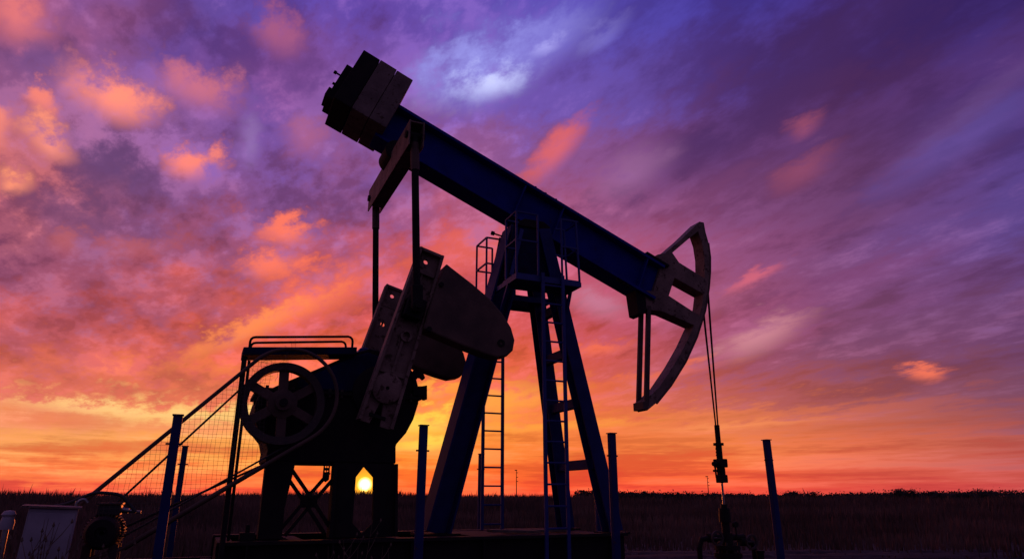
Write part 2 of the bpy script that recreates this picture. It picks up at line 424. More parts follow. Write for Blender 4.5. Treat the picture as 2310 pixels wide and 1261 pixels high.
# ------------------------------------------------------------------ ground
def soil(name, c1, c2, c3, rough, scale):
    m = pm(name, c1, c2, scale, rough, 0, 0.6, c3, 0.6, 0.3)
    return m
SOIL = soil('dark_soil', (0.060, 0.042, 0.034), (0.035, 0.026, 0.022), (0.085, 0.065, 0.05), 0.95, 0.35)
MUD = pm('damp_track_mud', (0.035, 0.028, 0.026), (0.014, 0.012, 0.011), 1.3, 0.85, 0, 0.8, (0.055, 0.046, 0.044), 0.56, 0.15)
def sheet(name, pts, z, mat):
    me = bpy.data.meshes.new(name); me.from_pydata([(x, y, z) for x, y in pts], [], [tuple(range(len(pts)))])
    o = bpy.data.objects.new(name, me); col.objects.link(o); me.materials.append(mat); o['kind'] = 'structure'; return o
def bumpy_ground():
    """one sheet to the horizon, finer near the pump, with low swells"""
    rng = [0.0] + [2.0 * 1.13 ** k for k in range(66)]
    seg = 96; vs = [(0, 8, 0)]; fs = []
    for k, r in enumerate(rng[1:]):
        for i in range(seg):
            t = 2 * math.pi * i / seg; x, y = r * math.cos(t), 8 + r * math.sin(t)
            h = 0.0
            if r > 16: h = 0.10 * mnoise.noise((x * 0.09, y * 0.09, 0.3)) * min(1, (r - 16) / 8)
            vs.append((x, y, h))
    for i in range(seg): fs.append((0, 1 + i, 1 + (i + 1) % seg))
    for k in range(len(rng) - 2):
        for i in range(seg):
            a, b = 1 + k * seg, 1 + (k + 1) * seg
            fs.append((a + i, b + i, b + (i + 1) % seg, a + (i + 1) % seg))
    me = bpy.data.meshes.new('ground'); me.from_pydata(vs, [], fs)
    o = bpy.data.objects.new('ground', me); col.objects.link(o); me.materials.append(SOIL); o['kind'] = 'structure'
    for p in me.polygons: p.use_smooth = True
bumpy_ground()
def track():
    vs = []; fs = []; n = 260; m = 17
    for i in range(n + 1):
        x = 1.5 + 60 * i / n; yc = 20.3 + 0.05 * x + 0.5 * math.sin(x * 0.16)
        for j in range(m):
            w = (j / (m - 1) - 0.5) * 3.4
            rut = -0.08 * (math.exp(-((abs(w) - 0.75) / 0.25) ** 2)) + 0.04 * mnoise.noise((x * 0.5, w * 1.6, 0)) + 0.04 * mnoise.noise((x * 2.1, w * 4, 3))
            edge = 0.10 if 0 < j < m - 1 else -0.06
            vs.append((x, yc + w, edge + rut))
    for i in range(n):
        for j in range(m - 1):
            a = i * m + j; fs.append((a, a + m, a + m + 1, a + 1))
    me = bpy.data.meshes.new('dirt_track'); me.from_pydata(vs, [], fs)
    o = bpy.data.objects.new('dirt_track', me); col.objects.link(o); me.materials.append(MUD); o['kind'] = 'structure'
    for p in me.polygons: p.use_smooth = True
track()
# ------------------------------------------------------------------ foundation
mb = MB().box(-1.35, 5.0, -1.0, 1.0, -0.02, 0.56)
fo = bpy.data.objects.new('concrete_foundation', mesh_of(mb, 'concrete_foundation')); col.objects.link(fo)
fo.location = W(0, 0); fo.rotation_euler = (0, 0, AXIS); fo.data.materials.append(CONC); fo['kind'] = 'structure'
bv = fo.modifiers.new('bevel', 'BEVEL'); bv.width = 0.03; bv.segments = 2

# ------------------------------------------------------------------ pumpjack
pump = thing('pumpjack', 'dark steel oil pumpjack with blue walking beam, tan horsehead and twin crank counterweights', 'pumpjack', 2.4, 0)
# skid
for v in (-0.72, 0.72):
    o = part('skid_beam', MB().ibeam((0.24, v, 0.78), (4.72, v, 0.78), 0.20, 0.43, 0.03, 0.02), DARK, pump)
    for u in (0.5, 1.3, 2.1, 2.9, 3.7, 4.5):
        part('web_stiffener', MB().box(u, u + 0.016, v - 0.09, v + 0.09, 0.597, 0.963), DARK, o)
for v in (-1.0, -0.42):
    part('motor_rail', MB().ibeam((-1.2, v, 0.72), (0.22, v, 0.72), 0.10, 0.26, 0.02, 0.015), DARK, pump)
for u in (-1.05, -0.35, 0.12):
    part('cross_member', MB().box(u, u + 0.09, -0.95, -0.47, 0.66, 0.845), DARK, pump)
for u in (0.26, 0.95, 2.0, 2.62, 3.5, 4.55):
    part('cross_member', MB().box(u, u + 0.14, -0.618, 0.618, 0.66, 0.975), DARK, pump)
part('deck_plate', MB().box(2.86, 4.4, -0.60, 0.60, 0.977, 0.99), DARK, pump)
part('grease_box', MB().box(0.44, 0.58, -0.68, -0.52, 0.996, 1.07).box(0.49, 0.53, -0.62, -0.58, 1.068, 1.14), DARK, pump, 0.006)

# gearbox on its pedestals
body = [(1.46, 2.95), (1.05, 2.73), (0.70, 2.55), (0.56, 2.47), (0.48, 2.40), (0.46, 2.30), (0.47, 2.18), (0.52, 2.06), (0.60, 1.97), (0.63, 1.86),
        (0.62, 1.745), (1.99, 1.745), (1.98, 1.95), (2.09, 2.08), (2.17, 2.24), (2.22, 2.42), (2.22, 2.58), (2.17, 2.74), (2.06, 2.87), (1.86, 2.97), (1.62, 3.01)]
gb = part('gearbox_housing', MB().prism(body, -0.45, 0.45), DARK, pump, 0.02)
part('upper_cover', MB().prism([(1.44, 2.90), (1.06, 2.69), (0.86, 2.58), (0.86, 2.50), (1.98, 2.50), (1.98, 2.70), (1.80, 2.90), (1.60, 2.96)], -0.475, 0.475), INK, gb, 0.02)
part('joint_flange', MB().box(0.455, 2.245, -0.49, 0.49, 2.455, 2.495), DARK, gb, 0.006)
for i in range(13):
    part('flange_bolt', MB().cyl((0.56 + i * 0.13, -0.468, 2.43), (0.56 + i * 0.13, -0.468, 2.52), 0.018, 6), RUSTY, gb)
def hook(pts, v, w):
    return MB().prism([UZ(x, y, v) for x, y in pts], v - w, v + w)
part('lifting_hook', hook([(935, 830), (944, 836), (955, 845), (958, 853), (953, 858), (948, 853), (942, 852), (934, 862), (926, 850)], -0.45, 0.03), DARK, gb, 0.006)
part('side_lug', hook([(930, 872), (950, 872), (961, 870), (961, 902), (955, 902), (951, 893), (930, 893)], -0.45, 0.05), DARK, gb, 0.006)
part('lifting_hook', hook([(612, 880), (597, 886), (585, 890), (574, 898), (571, 909), (577, 919), (581, 918), (580, 912), (587, 911), (591, 917), (612, 912)], -0.3, 0.03), DARK, gb, 0.006)
part('side_lug', hook([(612, 922), (588, 924), (572, 932), (572, 955), (577, 957), (582, 945), (600, 946), (612, 950)], -0.3, 0.05), DARK, gb, 0.006)
part('lifting_hook', MB().prism([(1.50, 2.93), (1.70, 2.98), (1.64, 3.07), (1.56, 3.06)], -0.2, 0.2), BLUE2, gb, 0.01)
HUB = (1.75, 2.51)
part('bearing_cap', MB().lathe((HUB[0], -0.45, HUB[1]), (0, -1, 0), [(0.10, -0.02), (0.30, -0.02), (0.30, 0.06), (0.22, 0.10), (0.10, 0.12)]), DARK, gb, 0, True)
part('bearing_cap', MB().lathe((HUB[0], 0.45, HUB[1]), (0, 1, 0), [(0.10, -0.02), (0.30, -0.02), (0.30, 0.06), (0.22, 0.10), (0.10, 0.12)]), DARK, gb, 0, True)
part('crank_shaft', MB().cyl((HUB[0], -0.845, HUB[1]), (HUB[0], 0.845, HUB[1]), 0.10, 24), DARK, pump, 0, True)
# near pedestals, bracing and far legs
win = [(1.625, 1.71), (1.545, 1.60), (1.54, 1.14), (1.645, 1.035), (1.755, 1.14), (1.735, 1.60)]
part('pedestal_plate', MB().plate([(1.29, 1.742), (1.96, 1.742), (1.975, 1.2), (1.985, 0.998), (1.33, 0.998)], [win], -0.52, -0.46), DARK, pump, 0.004)
part('pedestal_flange', MB().box(1.30, 1.335, -0.58, -0.40, 1.0, 1.74), DARK, pump)
part('pedestal_flange', MB().prism([(1.955, 1.74), (1.98, 1.74), (2.01, 1.0), (1.98, 1.0)], -0.58, -0.40), DARK, pump)
part('pedestal_leg', MB().prism([(0.62, 1.742), (0.91, 1.742), (0.89, 1.60), (0.845, 1.30), (0.845, 0.998), (0.615, 0.998)], -0.54, -0.38), DARK, pump, 0.006)
for (u0, u1) in ((0.72, 0.92), (1.48, 1.64), (1.99, 2.12)):
    part('pedestal_leg', MB().box(u0, u1, 0.36, 0.52, 0.998, 1.742), DARK, pump, 0.006)
XC = (1.085, 1.355)
part('gusset_plate', MB().box(XC[0] - 0.085, XC[0] + 0.085, -0.475, -0.445, XC[1] - 0.06, XC[1] + 0.06), DARK, pump)
for (u, z) in ((0.86, 1.64), (1.30, 1.62), (0.85, 1.05), (1.30, 1.06)):
    d = Vector((u - XC[0], 0, z - XC[1])).normalized(); p_ = Vector((-d.z, 0, d.x)) * 0.038
    for sg in (-1, 1):
        part('brace_angle', MB().bar(Vector((XC[0], -0.46 + sg * 0.004, XC[1])) + p_ * sg, Vector((u, -0.46 + sg * 0.004, z)) + p_ * sg, 0.05, 0.034), DARK, pump)
hs = [circ((uu, zz), 0.010, 8) for uu in (1.225, 1.248) for zz in (1.70, 1.655)]
part('bolt_bracket', MB().plate([(1.205, 1.742), (1.268, 1.742), (1.268, 1.57), (1.235, 1.545), (1.20, 1.57)], hs, -0.50, -0.48), DARK, pump)

# belt wheel, belts and mesh guard
WC = (0.70, 2.30); WV = -0.75
wheel = part('belt_wheel', MB().lathe((WC[0], WV, WC[1]), (0, 1, 0), [(0.335, -0.07), (0.41, -0.08), (0.41, -0.045), (0.385, -0.03), (0.385, 0.03), (0.41, 0.045), (0.41, 0.08), (0.335, 0.07)], 72), RUSTY, pump, 0, True)
part('hub', MB().lathe((WC[0], WV, WC[1]), (0, 1, 0), [(0.03, -0.11), (0.075, -0.11), (0.08, -0.05), (0.145, -0.03), (0.145, 0.08), (0.03, 0.08)], 32), TAN2, wheel, 0, True)
for k in range(6):
    a = R(92 + 60 * k); d = Vector((math.cos(a), 0, math.sin(a)))
    c0 = Vector((WC[0], WV, WC[1]))
    part('spoke', MB().bar(c0 + d * 0.10, c0 + d * 0.345, 0.05, 0.095), TAN2, wheel, 0.008)
part('wheel_shaft', MB().cyl((WC[0], -0.90, WC[1]), (WC[0], -0.43, WC[1]), 0.04, 20), DARK, pump, 0, True)
MC = (-0.66, 1.13)                       # motor pulley
def tangent(c1, r1, c2, r2, side):
    d = Vector((c2[0] - c1[0], c2[1] - c1[1])); L = d.length; a0 = math.atan2(d.y, d.x)
    a = a0 + side * math.acos((r1 - r2) / L)
    n = (math.cos(a), math.sin(a))
    return (c1[0] + n[0] * r1, c1[1] + n[1] * r1), (c2[0] + n[0] * r2, c2[1] + n[1] * r2), a
for dv in (-0.022, 0.0, 0.022):
    (a1, b1, t1) = tangent(WC, 0.395, MC, 0.12, 1); (a2, b2, t2) = tangent(WC, 0.395, MC, 0.12, -1)
    dg1, dg2 = math.degrees(t1), math.degrees(t2)
    if dg1 > dg2: dg2 += 360
    path = arc(WC, 0.395, dg2, dg1 + 360, 40) + arc(MC, 0.12, dg1, dg2, 16)
    part('drive_belt', MB().tube([(u, WV + dv, z) for u, z in path], 0.010, 6, True), RUBBER, pump)
GC = (0.73, 2.35); GR = 0.47
gpath = [(-0.92, 1.30)] + arc(GC, GR, 136.9, -58.5, 48) + [(-0.52, 0.975), (-0.80, 0.88)]
gd = part('belt_guard', MB().tube([(u, -1.0, z) for u, z in gpath], 0.019, 8), TAN2, pump, 0, True)
part('guard_rail', MB().tube([(u, -0.93, z - 0.02) for u, z in [(0.975, 1.95), (-0.50, 0.985)]], 0.010, 6), DARK, gd)
part('guard_rail', MB().tube([(u, -0.55, z) for u, z in [(0.62, 1.72), (-0.62, 1.10)]], 0.012, 6), DARK, gd)
def wire_mesh():
    m = MB(); rd = random.Random(5)
    up = lambda u: 1.30 + (u + 0.92) * (2.671 - 1.30) / (0.387 + 0.92) if u < 0.387 else GC[1] + math.sqrt(max(0, GR ** 2 - (u - GC[0]) ** 2))
    lo = lambda u: 0.975 + (u + 0.52) * (1.949 - 0.975) / (0.975 + 0.52)
    st = 0.041; r = 0.0011
    u = -0.74
    while u < 0.56:
        z0, z1 = lo(u) + 0.01, up(u) - 0.01
        if u < -0.4: z1 = min(z1, up(u) - 0.02)
        pts = []; n = max(3, int((z1 - z0) / st)); ph = rd.random() * 6
        for i in range(n + 1):
            z = z0 + (z1 - z0) * i / n
            pts.append((u + 0.006 * math.sin(z * 9 + ph) + rd.uniform(-.002, .002), -1.0 + rd.uniform(-.004, .004), z))
        m.tube(pts, r, 4); u += st
    z = 1.02
    while z < 2.72:
        us = [q * 0.02 - 0.74 for q in range(66) if lo(q * 0.02 - 0.74) + 0.01 < z < up(q * 0.02 - 0.74) - 0.02]
        if len(us) > 3:
            ph = rd.random() * 6
            m.tube([(q, -1.0 + rd.uniform(-.003, .003), z + 0.006 * math.sin(q * 8 + ph)) for q in us[::2]], r, 4)
        z += st
    for k in range(16):                  # torn, curling ends under the guard's top
        u0 = rd.uniform(0.30, 0.75); z0 = up(u0) - rd.uniform(0.05, 0.22); p = [(u0, -1.0, z0)]; a = rd.uniform(0, 6.28)
        for i in range(7):
            a += rd.uniform(-0.9, 0.9); p.append((p[-1][0] + 0.028 * math.cos(a), -1.0 + rd.uniform(-.02, .02), p[-1][2] + 0.028 * math.sin(a)))
        m.tube(p, r, 4)
    return m
part('wire_mesh', wire_mesh(), GALV, gd)
part('guard_post', MB().bar((0.285, -0.93, 0.86), (0.285, -0.93, 2.62), 0.045, 0.045), DARK, gd)

# service deck over the belt end of the gearbox
dk = part('service_deck', MB().prism([(0.275, 2.80), (1.45, 2.905), (1.45, 2.985), (0.275, 2.885)], -0.58, -0.24), INK, pump, 0.006)
def hoop(v, u0, u1, zb0, zb1, h):
    rr = 0.05; p = [(u0, v, zb0)]
    p += [(u0 + rr - rr * math.cos(R(a)), v, zb0 + h - rr + rr * math.sin(R(a))) for a in (0, 30, 60, 90)]
    p += [(u1 - rr + rr * math.sin(R(a)), v, zb1 + h - rr + rr * math.cos(R(a))) for a in (0, 30, 60, 90)]
    p += [(u1, v, zb1)]
    return MB().tube(p, 0.013, 8)
part('hoop_rail', hoop(-0.55, 0.335, 1.40, 2.88, 2.975, 0.125), DARK, dk, 0, True)
part('hoop_rail', hoop(-0.26, 0.36, 1.38, 2.88, 2.975, 0.125), DARK, dk, 0, True)
part('deck_post', MB().bar((0.30, -0.50, 0.99), (0.30, -0.50, 2.80), 0.05, 0.05), DARK, dk)
part('deck_post', MB().bar((0.36, -0.27, 0.976), (0.36, -0.27, 2.80), 0.03, 0.03), DARK, dk)

# cranks with counterweights
cd = Vector((0.262, 0, 0.965)); cp = Vector((0.965, 0, -0.262)); HV = Vector((HUB[0], 0, HUB[1]))
def CP(r, t): q = HV + cd * r + cp * t; return (q.x, q.z)
def crank(sg):
    def pl(m, outer, holes, va, vb):
        a, b = sorted((sg * va, sg * vb)); return m.plate(outer, holes, a, b)
    def vv(x): return sg * x
    o3 = lambda r, t, v: (CP(r, t)[0], vv(v), CP(r, t)[1])
    out = [CP(1.68, -0.15), CP(1.68, 0.15), CP(-0.40, 0.195), CP(-0.40, 0.065), CP(-0.14, 0.015), CP(-0.14, -0.015), CP(-0.40, -0.055), CP(-0.40, -0.195)]
    hol = [circ(CP(1.55, -0.02), 0.030), circ(CP(1.13, -0.02), 0.032)]
    c = part('crank_arm', pl(MB(), out, hol, 0.76, 0.80), TAN, pump)
    m = MB()
    for s2 in (-1, 1):
        m.bar(o3(1.68, s2 * 0.135, 0.80), o3(-0.40, s2 * 0.178, 0.80), 0.15, 0.034)
    m.bar(o3(1.66, -0.118, 0.80), o3(1.66, 0.118, 0.80), 0.148, 0.036)
    m.bar(o3(1.40, -0.118, 0.80), o3(1.40, 0.118, 0.80), 0.10, 0.05)
    part('crank_flange', m, TAN, c, 0.005)
    part('crank_rib', MB().bar(o3(1.38, -0.02, 0.81), o3(0.9, -0.02, 0.81), 0.05, 0.02), TAN, c, 0.004)
    m = MB().bar(o3(0.55, 0, 0.81), o3(0.18, 0, 0.81), 0.06, 0.03)
    m.bar(o3(0.18, -0.15, 0.80), o3(0.18, 0.15, 0.80), 0.06, 0.05)
    part('crank_rib', m, TAN, c, 0.005)
    part('pin_boss', MB().lathe(o3(0.62, 0.02, 0.80), (0, sg, 0), [(0.042, -0.03), (0.068, -0.03), (0.068, 0.055), (0.042, 0.055)], 28), TAN, c, 0, True)
    part('crank_hub', MB().lathe(o3(0, 0, 0.80), (0, sg, 0), [(0.02, -0.03), (0.165, -0.03), (0.165, 0.05), (0.15, 0.06), (0.02, 0.06)], 40), TAN, c, 0, True)
    part('clamp_bolt', MB().bar(o3(-0.31, -0.09, 0.80), o3(-0.31, 0.09, 0.80), 0.035, 0.035), DARK, c)
    part('wrist_pin_block', MB().frame(o3(0.93, 0.0, 0.87), cd, Vector((0, 1, 0)), cp, 0.12, 0.09, 0.105).cyl(o3(0.93, 0, 0.80), o3(0.93, 0, 1.07), 0.07, 20), DARK, c, 0.012)
    part('wrist_nut', MB().cyl(o3(0.93, 0.0, 1.06), o3(0.93, 0.0, 1.10), 0.045, 6), DARK, c)
    px = [(1003, 598), (1012, 606), (1060, 643), (1100, 677), (1130, 712), (1148, 742), (1156, 770), (1152, 793), (1138, 806), (1115, 809), (1085, 800), (1040, 783), (990, 762), (950, 745), (962, 700), (985, 640)]
    poly = [UZ(x, y, -0.85) for x, y in px]
    a, b = sorted((sg * 0.70, sg * 0.93))
    w = part('counterweight', MB().prism(poly, a, b), TAN2, c, 0.022)
    q = UZ(1128, 775, -0.9)
    part('lifting_eye', MB().lathe((q[0], sg * 0.93, q[1]), (0, sg, 0), [(0.02, -0.02), (0.045, -0.02), (0.045, 0.012), (0.02, 0.012)], 20), DARK, w, 0, True)
    for (r_, t_) in ((1.30, 0.2), (0.75, 0.22)):
        part('weight_bolt', MB().cyl(o3(r_, t_, 0.90), o3(r_, t_, 0.965), 0.03, 6), DARK, w)
    # pitman arm up to the equalizer
    pt = (1.875, vv(1.0), 5.50); pb = o3(0.93, 0, 1.0)
    p_ = part('pitman_arm', MB().cyl(pb, pt, 0.043, 16), DARK, pump, 0, True)
    dd = (Vector(pt) - Vector(pb)).normalized()
    part('pitman_collar', MB().cyl(Vector(pt) - dd * 0.45, Vector(pt) - dd * 0.10, 0.052, 16), TAN2, p_, 0, True)
    part('pitman_fork', MB().frame(Vector(pb) + dd * 0.12, dd, Vector((0, 1, 0)), dd.cross(Vector((0, 1, 0))), 0.12, 0.05, 0.06), DARK, p_, 0.01)
crank(-1); crank(1)

# equalizer
eq = part('equalizer', MB().box(1.785, 1.80, -1.09, 1.09, 5.33, 5.66).box(1.955, 1.97, -1.09, 1.09, 5.33, 5.66).box(1.801, 1.954, -1.07, 1.07, 5.640, 5.658).box(1.801, 1.954, -0.88, 0.88, 5.332, 5.35), TAN, pump, 0.004)
for sg in (-1, 1):
    part('end_pin', MB().cyl((1.76, sg * 1.0, 5.50), (1.995, sg * 1.0, 5.50), 0.045, 16), DARK, eq, 0, True)
part('tail_bearing', MB().prism([(1.74, 5.86), (1.76, 5.66), (2.00, 5.66), (2.06, 5.72)], -0.13, 0.13).cyl((1.86, -0.20, 5.70), (1.86, 0.20, 5.70), 0.15, 28), DARK, pump, 0.01)

# walking beam with tail weights
bt = R(22.2); E1 = Vector((math.cos(bt), 0, -math.sin(bt))); E2 = Vector((math.sin(bt), 0, math.cos(bt))); PV = Vector((3.80, 0, 4.96))
def BP(s, w, v=0.0): q = PV + E1 * s + E2 * w; return Vector((q.x, v, q.z))
beam = part('walking_beam', MB().ibeam(BP(-2.42, 0.30), BP(2.16, 0.30), 0.36, 0.60, 0.045, 0.10), BLUE, pump, 0.004)
def bbox(s0, s1, w0, w1, v0, v1):
    return MB().frame(BP((s0 + s1) / 2, (w0 + w1) / 2, (v0 + v1) / 2), E1, Vector((0, 1, 0)), E2, (s1 - s0) / 2, (v1 - v0) / 2, (w1 - w0) / 2)
for s_ in (-1.95, -0.30, 0.34, 1.85):
    for sg in (-1, 1):
        a, b = sorted((sg * 0.052, sg * 0.165)); part('web_stiffener', bbox(s_, s_ + 0.02, 0.047, 0.553, a, b), BLUE, beam)
for s_ in (-1.6, -0.9, 0.8, 1.5):
    part('flange_bolt', MB().cyl(BP(s_, -0.02, -0.14), BP(s_, 0.0, -0.14), 0.016, 6), RUSTY, beam)
for s_ in (-0.15, 0.02, 0.2):
    part('flange_bolt', MB().cyl(BP(s_, 0.60, -0.14), BP(s_, 0.625, -0.14), 0.018, 6), RUSTY, beam)
for k, mt in enumerate((DARK, GREY, GREY)):
    s0 = -3.065 + k * 0.2455
    part('tail_weight', bbox(s0, s0 + 0.239, 0.06 + 0.004 * k, 0.925 + 0.006 * (k % 2), -0.355, 0.355), mt, beam, 0.008)
part('beam_end_cap', bbox(-3.165, -3.066, 0.12, 0.70, -0.20, 0.20), DARK, beam, 0.006)
part('weight_lug', bbox(-3.20, -3.166, 0.14, 0.26, -0.2, 0.10), DARK, beam)
part('tie_bolt', MB().cyl(BP(-3.165, 0.52, -0.16), BP(-3.235, 0.52, -0.16), 0.012, 8).cyl(BP(-3.22, 0.52, -0.16), BP(-3.255, 0.52, -0.16), 0.026, 6), DARK, beam)
part('tie_bolt', MB().cyl(BP(-3.165, 0.36, -0.16), BP(-3.195, 0.36, -0.16), 0.02, 6), DARK, beam)
part('saddle_bearing', MB().prism([(3.55, 4.90), (4.05, 4.90), (4.05, 4.955), (3.95, 5.02), (3.66, 5.02), (3.55, 4.955)], -0.28, 0.28), DARK, pump, 0.01)

# horsehead
HVN = -0.115
hp = lambda L: [UZ(x, y, HVN) for x, y in L]
outer = hp([(1500, 571), (1540, 537), (1578, 500), (1588, 502), (1592, 524), (1598, 545), (1601, 580), (1601, 612), (1598, 650), (1590, 700), (1571, 760), (1546, 815), (1513, 868), (1478, 911), (1460, 926),
            (1452, 905), (1474, 886), (1488, 872), (1520, 824), (1546, 778), (1566, 734), (1499, 704), (1458, 697), (1451, 655), (1474, 657), (1490, 606), (1484, 574)])
hole1 = hp([(1517, 570), (1551, 541), (1575, 522), (1584, 548), (1589, 580), (1590, 628), (1532, 592)])
hole2 = hp([(1522, 627), (1587, 663), (1584, 690), (1578, 712), (1509, 667)])
hh = part('horsehead', MB().plate(outer, [hole1, hole2], HVN, -HVN), TAN, pump, 0.004)
for sg in (-1, 1):
    v = sg * 0.095
    a, b = UZ(1463, 690, -0.095), UZ(1458, 915, -0.095)
    part('rear_strut', MB().bar((a[0], v, a[1]), (b[0], v, b[1]), 0.045, 0.07), TAN2, hh, 0.004)
a = UZ(1457, 922, -0.11)
part('toe_block', MB().box(a[0] - 0.05, a[0] + 0.03, -0.125, 0.125, a[1] - 0.01, a[1] + 0.10), TAN2, hh, 0.006)
arcpx = [(1597, 548), (1601, 580), (1601, 612), (1598, 650), (1590, 700), (1571, 760), (1546, 815), (1513, 868), (1480, 909)]
rim = hp(arcpx)
for v in (-0.105, 0.105):
    part('rope_lip', MB().tube([(u + 0.012, v, z) for u, z in rim], 0.02, 6), TAN2, hh)
q = BP(1.95, 0.63, 0); part('clamp_bolt', MB().cyl(BP(1.92, 0.60, -0.1), BP(1.92, 0.68, -0.1), 0.03, 8), DARK, hh)
part('clamp_bar', bbox(1.80, 2.22, 0.602, 0.64, -0.19, 0.19), DARK, hh, 0.006)
part('hinge_block', MB().prism(hp([(1432, 655), (1452, 652), (1458, 697), (1450, 712), (1440, 708)]), -0.13, 0.13), DARK, hh, 0.006)
for k in range(3): part('clamp_bolt', MB().cyl(BP(1.55 + 0.07 * k, -0.035, -0.15), BP(1.55 + 0.07 * k, 0.0, -0.15), 0.02, 6), DARK, hh)

# samson post: one broad rear leg, two front legs
rl = part('rear_leg', MB().ibeam((2.60, 0, 1.0), (3.66, 0, 4.92), 0.34, 0.30, 0.025, 0.02, (0, 1, 0)), POST, pump, 0.003)
part('foot_plate', MB().box(2.38, 2.84, -0.24, 0.24, 0.976, 1.0), DARK, rl)
top = (3.95, 0.20, 4.90); bot = (4.65, 0.60, 1.0)
for sg in (-1, 1):
    fl = part('front_leg', MB().ibeam((bot[0], sg * bot[1], bot[2]), (top[0], sg * top[1], top[2]), 0.18, 0.19, 0.02, 0.016, (1, 0, 0)), POST, pump, 0.003)
    part('foot_plate', MB().box(4.48, 4.80, sg * 0.6 - 0.15, sg * 0.6 + 0.15, 0.976, 1.0), DARK, fl)
def lerp(z): f = (z - bot[2]) / (top[2] - bot[2]); return bot[0] + (top[0] - bot[0]) * f, bot[1] + (top[1] - bot[1]) * f
for z in (1.79, 2.55, 3.20, 3.80):
    u, v = lerp(z); part('cross_bar', MB().bar((u, -v + 0.02, z), (u, v - 0.02, z), 0.09, 0.12, (1, 0, 0)), POST, pump, 0.003)
part('tie_bar', MB().bar((3.62, 0.14, 4.03), (3.62, 0.14, 4.17), 0.04, 0.04, (1, 0, 0)), POST, pump)
for sg in (-1, 1):
    a, b = sorted((sg * 0.235, sg * 0.25))
    part('head_plate', MB().prism([(3.50, 4.90), (4.02, 4.90), (4.12, 4.16), (3.36, 4.16)], a, b), INK, pump)
    part('head_rib', MB().bar((3.62, sg * 0.26, 4.86), (3.46, sg * 0.26, 4.18), 0.03, 0.05), BLUE2, pump)
part('grease_nipple', MB().tube([(3.42, -0.05, 4.80), (3.30, -0.05, 4.82)], 0.012, 6).cyl((3.26, -0.05, 4.825), (3.30, -0.05, 4.82), 0.03, 10), DARK, pump)

# platform with rails, two ladders
PZ = 4.02
plat = part('platform', MB().box(3.29, 3.315, -0.80, 0.62, PZ - 0.06, PZ).box(4.185, 4.21, -0.80, 0.62, PZ - 0.06, PZ).box(3.316, 4.184, -0.80, -0.775, PZ - 0.06, PZ)
            .box(3.316, 4.184, 0.595, 0.62, PZ - 0.06, PZ).box(3.316, 4.184, -0.40, -0.375, PZ - 0.06, PZ).box(3.316, 4.184, 0.10, 0.125, PZ - 0.06, PZ), BLUE2, pump)
for (va, vb) in ((-0.795, -0.38), (0.105, 0.615)):
    part('floor_plate', MB().box(3.295, 4.205, va, vb, PZ + 0.002, PZ + 0.02), BLUE2, plat)
for v in (-0.55, 0.35):
    part('platform_bracket', MB().bar((3.31, v, PZ - 0.03), (3.34, 0.1 * (1 if v > 0 else -1), 3.55), 0.03, 0.04), BLUE2, plat)
    part('platform_bracket', MB().bar((4.19, v, PZ - 0.03), (4.20, 0.35 * (1 if v > 0 else -1), 3.60), 0.03, 0.04), BLUE2, plat)
RT, RM = PZ + 0.84, PZ + 0.46
def rail(path, posts):
    for (u, v) in posts:
        lean = 0.03 if (u > 4.1) else 0.0
        part('rail_post', MB().bar((u, v, PZ + 0.02), (u - lean, v, RT), 0.022, 0.022), BLUE2, plat)
    for z in (RT, RM):
        m = MB()
        for (p, q) in zip(path[:-1], path[1:]): m.bar((p[0], p[1], z), (q[0], q[1], z), 0.02, 0.02, (0, 0, 1))
        part('rail_bar', m, BLUE2, plat)
rail([(3.60, -0.79), (3.30, -0.79), (3.30, -0.46), (3.48, -0.46)], [(3.60, -0.79), (3.30, -0.79), (3.30, -0.46)])
rail([(3.94, -0.79), (4.19, -0.79), (4.19, -0.46), (4.02, -0.46)], [(3.94, -0.79), (4.19, -0.79), (4.19, -0.46)])
rail([(3.54, 0.60), (3.30, 0.60), (3.30, 0.22), (3.50, 0.22)], [(3.54, 0.60), (3.30, 0.60), (3.30, 0.22)])
rail([(3.90, 0.60), (4.19, 0.60), (4.19, 0.22), (4.05, 0.22)], [(3.90, 0.60), (4.19, 0.60), (4.19, 0.22)])
def ladder(u0, u1, v, z1, n, st):
    l = part('ladder', MB().bar((u0, v, 0.60), (u0, v, z1), 0.025, 0.042).bar((u1, v, 0.60), (u1, v, z1), 0.025, 0.042), BLUE2, pump)
    for k in range(n):
        z = 1.06 + k * st
        part('rung', MB().cyl((u0 + 0.01, v, z), (u1 - 0.01, v, z), 0.012, 8), BLUE2, l)
ladder(3.645, 3.925, -0.825, PZ + 0.05, 13, 0.238)
ladder(3.45, 3.735, 0.65, PZ + 0.05, 13, 0.238)

# ------------------------------------------------------------------ bridle hanging from the horsehead
bu = 6.875
br = thing('bridle', 'steel rope bridle with carrier bar and polished rod hanging from the horsehead', 'bridle', bu, 0, 1.28)
for v in (-0.085, -0.06, 0.06, 0.085):
    pts = [(u + 0.022, v, z) for u, z in rim[1:4]] + [(bu - 0.005, v * 0.85, 3.9), (bu, v * 0.25, 2.2), (bu, v * 0.2, 2.12)]
    part('wire_rope', MB().tube(pts, 0.0085, 6), DARK, br)
part('rope_socket', MB().cyl((bu, 0, 2.40), (bu, 0, 2.10), 0.038, 12).cyl((bu, 0, 2.11), (bu, 0, 1.90), 0.045, 12), DARK, br)
part('socket_collar', MB().cyl((bu, 0, 2.145), (bu, 0, 2.11), 0.075, 14), DARK, br)
for k, z in enumerate((2.06, 2.01, 1.97)): part('clamp_nut', MB().cyl((bu - 0.07, -0.02, z), (bu - 0.03, -0.02, z), 0.016, 6), DARK, br)
part('carrier_bar', MB().box(bu - 0.055, bu + 0.065, -0.09, 0.09, 1.80, 1.92), DARK, br, 0.012)
